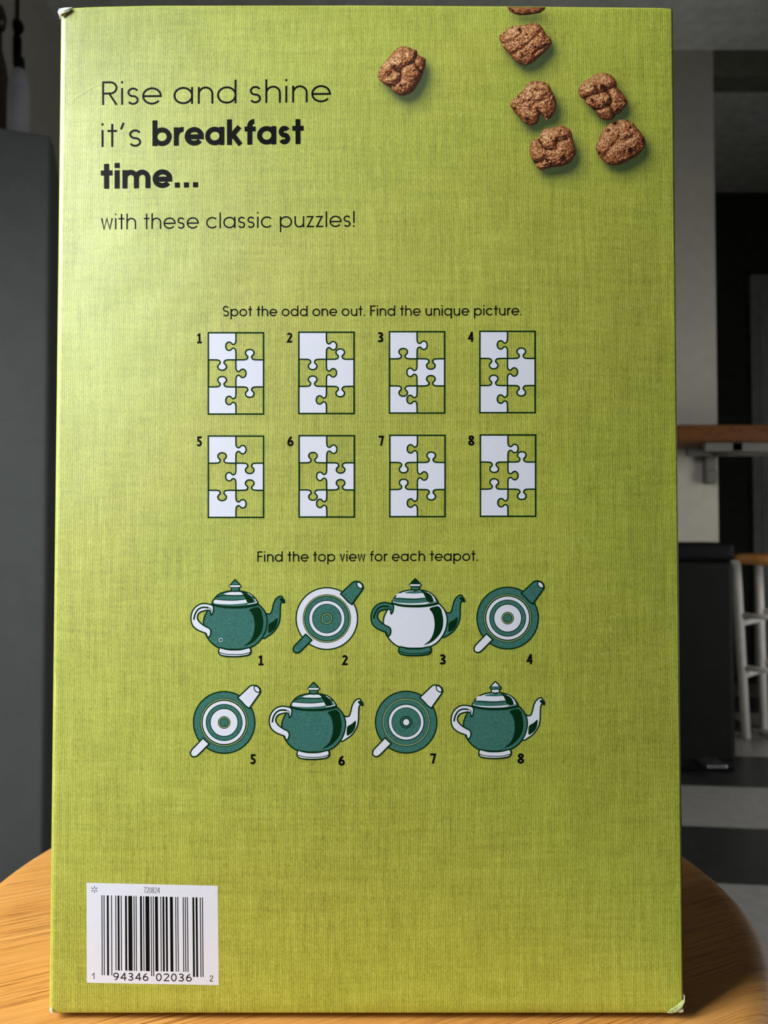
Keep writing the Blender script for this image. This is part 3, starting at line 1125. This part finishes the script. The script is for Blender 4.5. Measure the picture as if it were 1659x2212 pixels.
def teapot_top(cx, cy, s, outer, rings, spout, handle, name_label):
    """cx, cy centre in pixels; rings: [(radius, colour)] painted from the outside in"""
    ink = Ink('teapot_drawing', [INK_WHITE, INK_TEAL, INK_DKGREEN, INK_LIME])

    def circ(r, mi):
        ink.fill(arc(cx, cy, r * s, r * s * 1.005, 0, 357, 90), mi)
    lw = 3.0
    circ(281, 2)
    circ(269, outer)
    circ(216, 2)
    circ(209, 3)
    circ(204, 2)
    for r, mi in rings:
        circ(r, mi)
    # handle (bar to the lower left)
    hb = [(-196, 136), (-138, 196), (-262, 300), (-290, 306), (-306, 286), (-300, 258)]
    hp = [(-190, 140), (-134, 192), (-232, 290), (-252, 305), (-278, 308), (-298, 294), (-302, 270), (-290, 244)]
    ink.shape([(cx + a * s, cy + b * s) for a, b in hp], handle, 2, lw)
    # spout (cone to the upper right)
    spt = [(122, -222), (232, -326), (256, -334), (292, -330), (318, -308), (326, -280), (318, -258), (224, -126), (190, -150), (160, -184)]
    ink.shape([(cx + a * s, cy + b * s) for a, b in spt], spout, 2, lw)
    ell = []
    for i in range(28):
        a = 2 * PI * i / 28
        u, v = 20 * math.cos(a), 33 * math.sin(a)
        c_, s_ = math.cos(math.radians(-40)), math.sin(math.radians(-40))
        ell.append((cx + (294 + u * c_ - v * s_) * s, cy + (-298 + u * s_ + v * c_) * s))
    ink.shape(ell, 0, 2, 2.4)
    return ink.done(label=name_label)


W_, T_, G_ = 0, 1, 2
R_A = [(196, T_), (164, G_), (157, W_), (132, G_), (126, T_), (54, G_), (46, 3), (41, G_), (35, T_)]      # teal, white ring, teal disc
R_B = [(192, W_), (165, G_), (158, T_), (128, G_), (120, W_), (56, G_), (48, 3), (43, G_), (35, T_)]      # white ring, teal ring, white disc
R_C = [(200, T_), (164, G_), (155, W_), (132, G_), (127, T_), (56, G_), (48, T_), (40, G_), (28, W_)]
LID1 = (0, 1, 0)
LID2 = (1, 0, 1)
pots = [
    teapot_side(508, 1251.6, T_, W_, T_, LID1, (T_, W_, T_), W_, 'printed teapot drawing beside the numeral one'),
    teapot_top(706, 1336.2, U, W_, R_A, T_, T_, 'printed top view of a white teapot, numeral two'),
    teapot_side(896.8, 1249.4, W_, T_, T_, LID2, (G_, W_, T_), T_, 'printed white teapot drawing beside the numeral three'),
    teapot_top(1096.6, 1335.2, U, T_, R_B, T_, W_, 'printed top view of a teal teapot, numeral four'),
    teapot_side(677.3, 1473.4, T_, W_, W_, LID1, (T_, W_, T_), W_, 'printed teapot drawing beside the numeral six'),
    teapot_top(484.2, 1560.6, U, T_, R_B, W_, W_, 'printed top view of a teal teapot, numeral five'),
    teapot_side(1069.8, 1471.4, T_, W_, W_, LID2, (W_, T_, W_), W_, 'printed teapot drawing beside the numeral eight'),
    teapot_top(877.4, 1560.0, U, T_, R_C, W_, W_, 'printed top view of a teal teapot, numeral seven'),
]
for pic, ch, cx, cy in ((0, '1', 564, 1426.5), (1, '2', 746, 1426), (2, '3', 956, 1424.5), (3, '4', 1145, 1424), (5, '5', 547, 1640),
                        (4, '6', 738, 1643), (7, '7', 934.5, 1638.5), (6, '8', 1125, 1638.5)):
    nk = Ink('numeral', [INK_BLACK])
    set_text(nk, [(ch, 0.20)], cx - 7.5, cy + 11, cx + 7.5, cy + 11, 22, digits=True)
    nk.done(pots[pic])

# --- bar code patch
quad = [(187.0, 1906.8), (470.0, 1913.2), (472.4, 2128.2), (187.6, 2122.8)]


def bq(u, v):
    a, b, c_, d = quad
    return (a[0] * (1 - u) * (1 - v) + b[0] * u * (1 - v) + c_[0] * u * v + d[0] * (1 - u) * v,
            a[1] * (1 - u) * (1 - v) + b[1] * u * (1 - v) + c_[1] * u * v + d[1] * (1 - u) * v)


patch = Ink('barcode_patch', [INK_WHITE])
patch.fill(quad, 0)
patch = patch.done(label='white bar code patch')
LC = ['0001101', '0011001', '0010011', '0111101', '0100011', '0110001', '0101111', '0111011', '0110111', '0001011']
code = '194346020362'
bits = '101' + ''.join(LC[int(c_)] for c_ in code[:6]) + '01010' + ''.join(
    ''.join('1' if b == '0' else '0' for b in LC[int(c_)]) for c_ in code[6:]) + '101'
bars = Ink('barcode_bars', [INK_BLACK], base=6)
u0, u1 = 0.1125, 0.887
i = 0
while i < 95:
    if bits[i] == '1':
        j = i
        while j < 95 and bits[j] == '1':
            j += 1
        long_ = i < 10 or i >= 85 or 45 <= i < 50
        ua, ub = u0 + (u1 - u0) * i / 95, u0 + (u1 - u0) * j / 95
        pad = (ub - ua) * 0.02 + 0.0003
        v0, v1 = 0.122, (0.922 if long_ else 0.872)
        bars.fill([bq(ua + pad, v0), bq(ub - pad, v0), bq(ub - pad, v1), bq(ua + pad, v1)], 0, up=False)
        i = j
    else:
        i += 1
bars.done(patch)


def bc(u, v):
    return (160 + u * 340 / 1659, 1880 + v * 340 / 1659)


def bdig(txt, ua, va, ub, vb, hgt, wt, gap=0.14, name='barcode_digits'):
    dg = Ink(name, [INK_BLACK], base=6)
    a, b = bc(ua, va), bc(ub, vb)
    set_text(dg, [(txt, wt)], a[0], a[1], b[0], b[1], hgt * 340 / 1659, digits=True, foot=False, gap=gap)
    dg.done(patch)


bdig('94346', 412, 1160, 785, 1166, 82, 0.125)
bdig('02036', 862, 1167, 1242, 1173, 82, 0.125)
bdig('2', 1428, 1170, 1470, 1171, 62, 0.12)
bdig('720824', 732, 238, 906, 243, 62, 0.085, 0.10, 'item_number')
dg = Ink('barcode_digits', [INK_BLACK], base=6)
dg.stroke([bc(211, 1146), bc(211, 1085), bc(189, 1106)], 1.6, 0)
dg.done(patch)
sk = Ink('spark_emblem', [INK_BLACK], base=6)
for q in range(6):
    a = math.radians(90 + 60 * q)
    sk.stroke([bc(215 + 12 * math.cos(a), 202 + 12 * math.sin(a)), bc(215 + 36 * math.cos(a), 202 + 36 * math.sin(a))], 1.5, 0)
sk.done(patch)

# --- printed cereal pieces: the photograph on the carton, one flat coloured mesh each
rng = np.random.default_rng(7)
LAT = rng.random((256, 256))


def vnoise(x, y):
    xi, yi = np.floor(x).astype(int), np.floor(y).astype(int)
    fx, fy = x - xi, y - yi
    fx, fy = fx * fx * (3 - 2 * fx), fy * fy * (3 - 2 * fy)
    g = lambda a, b: LAT[a % 256, b % 256]
    return (g(xi, yi) * (1 - fx) * (1 - fy) + g(xi + 1, yi) * fx * (1 - fy) + g(xi, yi + 1) * (1 - fx) * fy + g(xi + 1, yi + 1) * fx * fy)


def fbm(x, y, sc, oct_=4, gain=0.55):
    v, a, t_ = 0, 1, 0
    for o in range(oct_):
        v = v + a * vnoise(x / sc + 17.3 * o, y / sc + 9.1 * o)
        t_ += a
        a *= gain
        sc /= 2.1
    return v / t_


def seg_dist(X, Y, line):
    d = np.full(X.shape, 1e9)
    for (x1, y1), (x2, y2) in zip(line, line[1:]):
        L2 = (x2 - x1) ** 2 + (y2 - y1) ** 2
        t_ = np.clip(((X - x1) * (x2 - x1) + (Y - y1) * (y2 - y1)) / L2, 0, 1)
        d = np.minimum(d, np.hypot(X - x1 - t_ * (x2 - x1), Y - y1 - t_ * (y2 - y1)))
    return d


k = NT('printed_cereal_photograph')
att = k.n('Attribute', attribute_name='print_colour')
k.base(att.outputs['Color'], 0.42, 0.5)
M['cereal_print'] = k.m
CLAB = ['leftmost printed cereal piece, apart from the rest', 'printed cereal piece below the cut-off one', 'printed cereal piece cut off by the top edge',
        'printed cereal piece with a notch in its lower side', 'lowest printed cereal piece in the left pair', 'printed lobed cereal piece near the right edge',
        'lowest printed cereal piece by the right edge']


def srgb_lin(a):
    a = np.clip(a, 0, 1)
    return np.where(a <= 0.04045, a / 12.92, ((a + 0.055) / 1.055) ** 2.4)


for ci, cd in enumerate(CER):
    out = catmull(cd['o'], True, 12) if not cd.get('dark') else cd['o']
    if cd.get('dark'):                              # densify the cut piece
        o2 = []
        for (x1, y1), (x2, y2) in zip(out, out[1:] + out[:1]):
            o2 += [(x1 + (x2 - x1) * t_ / 8, y1 + (y2 - y1) * t_ / 8) for t_ in range(8)]
        out = o2
    O = np.array(out)
    # slightly rough rim
    cen = O.mean(0)
    ang = np.arange(len(O))
    O = cen + (O - cen) * (1 + 0.035 * (fbm(ang * 0.6, ang * 0 + ci * 13.0, 3.0, 3) - 0.5))[:, None]
    na, nr = len(O), 64
    rho = (np.arange(nr + 1) / nr)[:, None, None]
    P = cen + (O[None] - cen) * rho
    X, Y = P[..., 0], P[..., 1]
    R0 = np.sqrt(((O - cen) ** 2).sum(1)).mean()

    def height(X, Y):
        th = np.arctan2(Y - cen[1], X - cen[0])
        to = np.arctan2(O[:, 1] - cen[1], O[:, 0] - cen[0])
        ro = np.hypot(O[:, 0] - cen[0], O[:, 1] - cen[1])
        od = np.argsort(to)
        rr_ = np.interp(th, to[od], ro[od], period=2 * PI)
        r_ = np.hypot(X - cen[0], Y - cen[1]) / rr_
        hgt = 0.62 * R0 * np.sqrt(np.clip(1 - r_ ** 2.6, 0, 1))
        hgt = hgt + 7 * fbm(X + 50 * ci, Y, 22, 2) + 4.0 * np.abs(fbm(X, Y + 31 * ci, 9.5, 3) - 0.5) * 2 + 3.2 * fbm(X, Y, 3.4, 2)
        for g in cd['g']:
            d = seg_dist(X + 3 * (fbm(X, Y, 7, 2) - 0.5), Y + 3 * (fbm(Y, X, 7, 2) - 0.5), g)
            wg = cd['wg']
            hgt = hgt - (7.5 if wg > 2.6 else 4.0) * np.exp(-(d / (wg * 1.9)) ** 2)
        return hgt, r_
    e = 0.7
    h0, rr0 = height(X, Y)
    hx = (height(X + e, Y)[0] - height(X - e, Y)[0]) / (2 * e)
    hy = (height(X, Y + e)[0] - height(X, Y - e)[0]) / (2 * e)
    nz = 1 / np.sqrt(1 + hx ** 2 + hy ** 2)
    nx, ny = -hx * nz, -hy * nz
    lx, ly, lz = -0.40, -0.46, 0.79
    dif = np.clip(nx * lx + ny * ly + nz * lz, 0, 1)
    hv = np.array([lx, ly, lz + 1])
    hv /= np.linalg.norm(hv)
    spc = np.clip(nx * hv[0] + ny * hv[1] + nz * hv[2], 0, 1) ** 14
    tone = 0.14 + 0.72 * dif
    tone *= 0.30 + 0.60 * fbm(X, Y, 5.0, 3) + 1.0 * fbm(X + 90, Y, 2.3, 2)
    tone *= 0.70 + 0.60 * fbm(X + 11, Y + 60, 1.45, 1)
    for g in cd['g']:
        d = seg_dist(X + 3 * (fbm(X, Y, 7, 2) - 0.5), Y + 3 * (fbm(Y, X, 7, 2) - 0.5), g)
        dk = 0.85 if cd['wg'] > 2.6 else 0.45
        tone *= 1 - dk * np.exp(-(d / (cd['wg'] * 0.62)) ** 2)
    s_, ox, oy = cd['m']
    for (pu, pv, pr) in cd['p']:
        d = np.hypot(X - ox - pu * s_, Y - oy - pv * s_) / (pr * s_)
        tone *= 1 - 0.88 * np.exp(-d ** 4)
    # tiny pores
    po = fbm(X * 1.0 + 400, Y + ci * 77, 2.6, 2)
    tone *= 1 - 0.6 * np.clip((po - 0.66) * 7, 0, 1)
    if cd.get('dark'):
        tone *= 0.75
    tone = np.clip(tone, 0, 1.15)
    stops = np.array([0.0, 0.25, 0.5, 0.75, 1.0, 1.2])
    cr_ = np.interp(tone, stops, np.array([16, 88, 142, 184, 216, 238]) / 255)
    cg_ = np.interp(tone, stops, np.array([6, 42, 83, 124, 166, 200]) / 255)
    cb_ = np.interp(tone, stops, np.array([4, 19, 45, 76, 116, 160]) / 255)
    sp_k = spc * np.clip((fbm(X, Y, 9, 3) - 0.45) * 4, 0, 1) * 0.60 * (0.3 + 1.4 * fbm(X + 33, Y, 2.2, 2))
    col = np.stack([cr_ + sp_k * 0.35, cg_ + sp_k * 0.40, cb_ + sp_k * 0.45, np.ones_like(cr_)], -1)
    col[..., :3] = srgb_lin(col[..., :3])
    V, F = [], []
    off = -STEP * 4
    for r in range(nr + 1):
        for a_ in range(na):
            py_ = Y[r, a_]
            q = face(X[r, a_], py_)
            z = q.z - RL.z
            if ci == 2:
                z = min(z, H + 0.0006)
            V.append((q.x - RL.x, q.y + off - RL.y, z))
    for r in range(nr):
        for a_ in range(na):
            b_ = (a_ + 1) % na
            F.append((r * na + a_, r * na + b_, (r + 1) * na + b_, (r + 1) * na + a_) if r else
                     (a_, na + b_, na + a_))
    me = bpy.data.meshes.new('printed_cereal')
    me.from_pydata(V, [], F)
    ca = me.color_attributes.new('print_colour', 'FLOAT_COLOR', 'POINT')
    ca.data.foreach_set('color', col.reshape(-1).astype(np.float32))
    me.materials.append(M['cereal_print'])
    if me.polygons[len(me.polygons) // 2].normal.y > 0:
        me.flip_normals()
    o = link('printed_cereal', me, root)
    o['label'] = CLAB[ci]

# --- scuffed corners: crumpled, torn board
M['torn_white'] = plain('torn_white_board', (0.78, 0.80, 0.78), 0.8, 0.2, 0.1, 900)
M['torn_green'] = plain('torn_green_board', (0.48, 0.58, 0.25), 0.7, 0.2, 0.25, 1200)
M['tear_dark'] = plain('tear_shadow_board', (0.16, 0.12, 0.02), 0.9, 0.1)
def scrap(name, polys, label):
    V, F, Mi, mats = [], [], [], []
    for pts, lift, m in polys:
        if m not in mats:
            mats.append(m)
        n = len(V)
        for q, p in enumerate(pts):
            w_ = face(*p)
            V.append((w_.x - RL.x, w_.y - lift[q % len(lift)] - RL.y, w_.z - RL.z))
        for t_ in tessellate_polygon([[Vector((p[0], p[1], 0)) for p in pts]]):
            F.append(tuple(n + i_ for i_ in t_))
            Mi.append(mats.index(m))
    me = bpy.data.meshes.new(name)
    me.from_pydata(V, [], F)
    for m in mats:
        me.materials.append(m)
    me.polygons.foreach_set('material_index', Mi)
    o = link(name, me, root)
    md = o.modifiers.new('thickness', 'SOLIDIFY')
    md.thickness = 0.00014
    o['label'] = label
    return o


scrap('torn_corner', [
    ([(126, 28), (129, 22), (140, 18.5), (158, 17), (151, 20), (141, 25.5), (134, 31), (132, 38), (131, 44), (128.5, 35)],
     (0.0004, 0.0005, 0.0003, 0.0001, 0.0003, 0.0006, 0.0005, 0.0003, 0.0001, 0.0004), M['torn_white']),
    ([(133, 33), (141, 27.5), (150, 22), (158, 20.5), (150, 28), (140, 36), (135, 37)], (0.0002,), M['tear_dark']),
    ([(139, 31.5), (149, 23), (157, 20.3), (150, 27)], (0.0005, 0.0006, 0.0003, 0.0004), M['torn_white']),
], 'torn corner showing white board inside')
scrap('torn_corner', [
    ([(1441, 2186), (1449, 2176), (1461, 2168), (1477, 2157), (1478, 2162), (1471, 2171), (1463, 2179), (1456, 2185), (1450, 2187)],
     (0.0003, 0.0006, 0.0007, 0.0002, 0.0004, 0.0008, 0.0007, 0.0004, 0.0003), M['torn_green']),
    ([(1463, 2183), (1468, 2179), (1474, 2178), (1475.5, 2183), (1470, 2186)], (0.0003, 0.0006, 0.0004, 0.0003, 0.0002), M['torn_white']),
    ([(1476, 2146), (1478, 2150), (1478, 2160), (1476.5, 2158)], (0.0003,), M['torn_white']),
], 'torn corner peeled to pale green board')
scrap('torn_corner', [
    ([(109, 2172), (113, 2177), (116, 2188), (112, 2186), (109, 2180)], (0.0003, 0.0005, 0.0003, 0.0004, 0.0004), M['torn_white']),
], 'scuffed corner with a pale fleck')
# a faint crease in the board near the top left corner
cr_px = catmull([(138, 236), (152, 222), (166, 209), (184, 198), (200, 189), (222, 179)], False, 4)
V, F = [], []
for q, (x, y) in enumerate(cr_px):
    wd_ = 2.4 * math.sin(PI * (q + 0.5) / len(cr_px)) + 0.3
    for d_, l_ in ((-wd_, 2e-6), (0, 3.0e-5), (wd_, 2e-6)):
        w_ = face(x + d_ * 0.5, y + d_)
        V.append((w_.x - RL.x, w_.y - l_ - RL.y, w_.z - RL.z))
for q in range(len(cr_px) - 1):
    for d_ in (0, 1):
        a = q * 3 + d_
        F.append((a, a + 1, a + 4, a + 3))
me = bpy.data.meshes.new('crease')
me.from_pydata(V, [], F)
me.materials.append(M['carton'])
me.polygons.foreach_set('use_smooth', [True] * len(me.polygons))
if me.polygons[0].normal.y > 0:
    me.flip_normals()
link('crease', me, root)
# raw board edge of the glued flap, seen just past the right-hand fold
M['raw_edge'] = plain('raw_board_edge', (0.16, 0.12, 0.085), 0.9, 0.1, 0.5, 300)
bm = bmesh.new()
n = 90
vs = []
for i in range(n + 1):
    z = 0.005 + (H - 0.022) * i / n
    o_ = 0.00035 + 0.00004 * math.sin(i * 1.7) + 0.00007 * random.random() + 0.0004 * (1 - i / n)
    vs.append([bm.verts.new((x - RL.x, y - RL.y, z)) for x, y in
               ((XB - 0.0002, 0.0016), (XB + o_, 0.0022), (XB + o_, 0.0026), (XB + 0.0002, 0.020))])
for a, b in zip(vs, vs[1:]):
    for q in range(3):
        bm.faces.new((a[q], a[q + 1], b[q + 1], b[q]))
obj('glue_flap', bm, M['raw_edge'], root)

# ------------------------------------------------------------------ background, left
yC = 1.42
pR = at(113, 288, yC)
hC = at(113, 288, yC).z
tc_ = empty('tall_cabinet', (pR.x, yC, 0), math.radians(19))
tag(tc_, 'tall matte grey cabinet at the left edge, behind the wooden stool', 'cabinet')
obj('body', BX(-0.42, 0, 0.022, 0.45, 0.06, hC, 0.012, 3), M['cabinet'], tc_)
obj('door', BX(-0.418, -0.002, 0.0, 0.021, 0.08, hC - 0.004, 0.008, 3), M['cabinet'], tc_)
obj('plinth', BX(-0.40, -0.02, 0.06, 0.43, 0.0, 0.062), M['black'], tc_)
obj('handle', tube(bmesh.new(), (-0.37, -0.03, 0.9), (-0.37, -0.03, 1.25), 0.008), M['steel'], tc_, smooth=True)
for z in (0.93, 1.22):
    obj('handle_post', tube(bmesh.new(), (-0.37, -0.03, z), (-0.37, 0.002, z), 0.006), M['steel'], tc_, smooth=True)


def on_cab(px, y):
    p = at(px, 200, y)
    return p.x, y


yb = 1.56
x_, y_ = on_cab(41, yb)
sc_ = (yb + DCAM) / FPX
b1 = empty('bottle', (x_, y_, hC))
tag(b1, 'pale frosted bottle standing on the grey cabinet near the left edge', 'bottle')
topz = at(41, 150, yb).z - hC
r_ = 24 * sc_
obj('glass_body', lathe(bmesh.new(), [(0, 0), (r_ * 0.9, 0), (r_, 0.006), (r_, topz * 0.72), (r_ * 0.92, topz * 0.84), (r_ * 0.55, topz * 0.97),
                                      (r_ * 0.42, topz), (0, topz)]), M['grey_glass'], b1, smooth=True)
capz = at(41, 128, yb).z - hC
obj('cap', lathe(bmesh.new(), [(0, topz), (r_ * 0.45, topz), (r_ * 0.45, capz), (r_ * 0.4, capz + 0.003), (0, capz + 0.003)]), M['black'], b1, smooth=True)
yb2 = 1.66
x2, y2 = on_cab(-8, yb2)
sc2 = (yb2 + DCAM) / FPX
b2 = empty('bottle', (x2, y2, hC))
tag(b2, 'dark brown bottle on the grey cabinet, cut off by the left frame edge', 'bottle')
t2_ = at(-8, 15, yb2).z - hC
r2 = 26 * sc2
obj('glass_body', lathe(bmesh.new(), [(0, 0), (r2 * 0.9, 0), (r2, 0.006), (r2, t2_ * 0.55), (r2 * 0.8, t2_ * 0.66), (r2 * 0.42, t2_ * 0.76),
                                      (r2 * 0.40, t2_ * 0.88), (0, t2_ * 0.88)]), M['brown_glass'], b2, smooth=True)
obj('stopper', lathe(bmesh.new(), [(0, t2_ * 0.87), (r2 * 0.6, t2_ * 0.88), (r2 * 0.75, t2_ * 0.94), (r2 * 0.5, t2_), (0, t2_)]), M['brown_glass'], b2, smooth=True)
# pendant hanging from the ceiling in front of the back wall
yp = 2.5
pp = at(38, 58, yp)
sp3 = (yp + DCAM) / FPX
pe = empty('hanging_ornament', (pp.x, yp, ZC))
tag(pe, 'small dark ornament hanging on a cord above the frosted bottle', 'ornament')
zb = pp.z - ZC
obj('cord', tube(bmesh.new(), (0, 0, zb), (0, 0, 0), 3.2 * sp3), M['cord'], pe, smooth=True)
rb = 13 * sp3
obj('bead', lathe(bmesh.new(), [(0, zb - rb * 1.25)] + [(rb * math.sin(a), zb - rb * 1.25 * math.cos(a)) for a in np.linspace(0.3, 2.84, 12)] + [(0, zb + rb * 1.25)], seg=24),
    M['cord'], pe, smooth=True)
ze = at(38, 142, yp).z - ZC
obj('tassel', lathe(bmesh.new(), [(0, zb - rb), (rb * 0.4, zb - rb * 1.1), (rb * 0.7, zb - rb * 2.2), (rb * 0.62, ze), (0, ze)], seg=24), M['cord'], pe, smooth=True)

# ------------------------------------------------------------------ background, right
# pedal bin
yN = 2.50
bx1 = at(1592, 1300, yN).x
bw, bd = 0.42, 0.26
top = at(1560, 1172, yN).z
lidz = at(1560, 1212, yN).z
pb = empty('pedal_bin', (bx1 - bw / 2, yN + bd / 2, 0))
tag(pb, 'dark pedal bin with a black lid, just right of the cereal box', 'bin')
obj('bin_body', BX(-bw / 2 + 0.004, bw / 2 - 0.004, -bd / 2 + 0.004, bd / 2 - 0.004, 0.03, lidz, 0.02, 3), M['dark_body'], pb)
obj('lid', BX(-bw / 2, bw / 2, -bd / 2, bd / 2, lidz, top, 0.02, 4), M['black'], pb)
obj('base', BX(-bw / 2 + 0.01, bw / 2 - 0.01, -bd / 2 + 0.01, bd / 2 - 0.01, 0.0, 0.035, 0.006), M['black'], pb)
pq = at(1546, 1632, yN - 0.06)
obj('pedal', BX(pq.x - (bx1 - bw / 2) - 0.035, pq.x - (bx1 - bw / 2) + 0.035, -bd / 2 - 0.075, -bd / 2 + 0.02, 0.035, 0.048, 0.005), M['steel'], pb)

# tall table with brown top and white frame in shade-darkened paint against the pale wall
yT = 2.72
tl, trr = at(1300, 925, yT).x, 2.35
zt1 = at(1560, 917, yT).z
zt0 = at(1560, 953, yT).z
tt = empty('high_table', ((tl + trr) / 2, yT + 0.14, 0))
tag(tt, 'high narrow table with brown wooden top and pale frame by the pale wall', 'table')
ox, oy = (tl + trr) / 2, yT + 0.14
obj('tabletop', BX(tl - ox, trr - ox, -0.14, 0.14, zt0, zt1, 0.006), M['table_wood'], tt)
za0 = at(1600, 975, yT + 0.04).z
xa = at(1524, 1000, yT + 0.04).x - ox
obj('apron', BX(xa, trr - ox - 0.06, -0.10, -0.075, za0, zt0 + 0.001, 0.002), M['table_frame'], tt)
obj('apron', BX(xa, trr - ox - 0.06, 0.075, 0.10, za0, zt0 + 0.001, 0.002), M['table_frame'], tt)
lx_ = trr - ox - 0.08
for ly_ in (-0.088, 0.088):
    obj('leg', BX(lx_ - 0.021, lx_ + 0.021, ly_ - 0.021, ly_ + 0.021, 0, za0 + 0.03, 0.003), M['table_frame'], tt)
zb1 = at(1536, 1040, YB - 0.04).z
xb0, xb1 = at(1524, 1000, YB - 0.04).x - ox, at(1546, 1000, YB - 0.04).x - ox
yw = YB - oy
bm = bmesh.new()
box(bm, xb0, xb1, yw - 0.045, yw - 0.001, zb1, zt0, 0.004)
box(bm, xb0, xb1, -0.10, yw - 0.03, za0, zt0 + 0.001, 0.003)
box(bm, xb0 - 0.004, xb1 + 0.004, yw - 0.055, yw - 0.001, zb1 - 0.01, zb1 + 0.05, 0.012)
obj('bracket', bm, M['table_frame'], tt)

# second stool in the doorway
yS = 2.96
hs = at(1620, 1197, yS).z
rs = 0.17
xs = at(1595, 1209, yS).x + rs
lt = (xs - at(1590, 1230, yS).x) / math.sqrt(2)
lb = (xs - at(1612, 1600, yS).x) / math.sqrt(2)
st = make_stool('stool', 'far stool with orange wooden seat and white legs, standing in the doorway', (xs, yS, 0), rs, hs, 0.042, M['seat_far'],
                lt, lb, 0.019, math.radians(45), (0.64, 0.345))
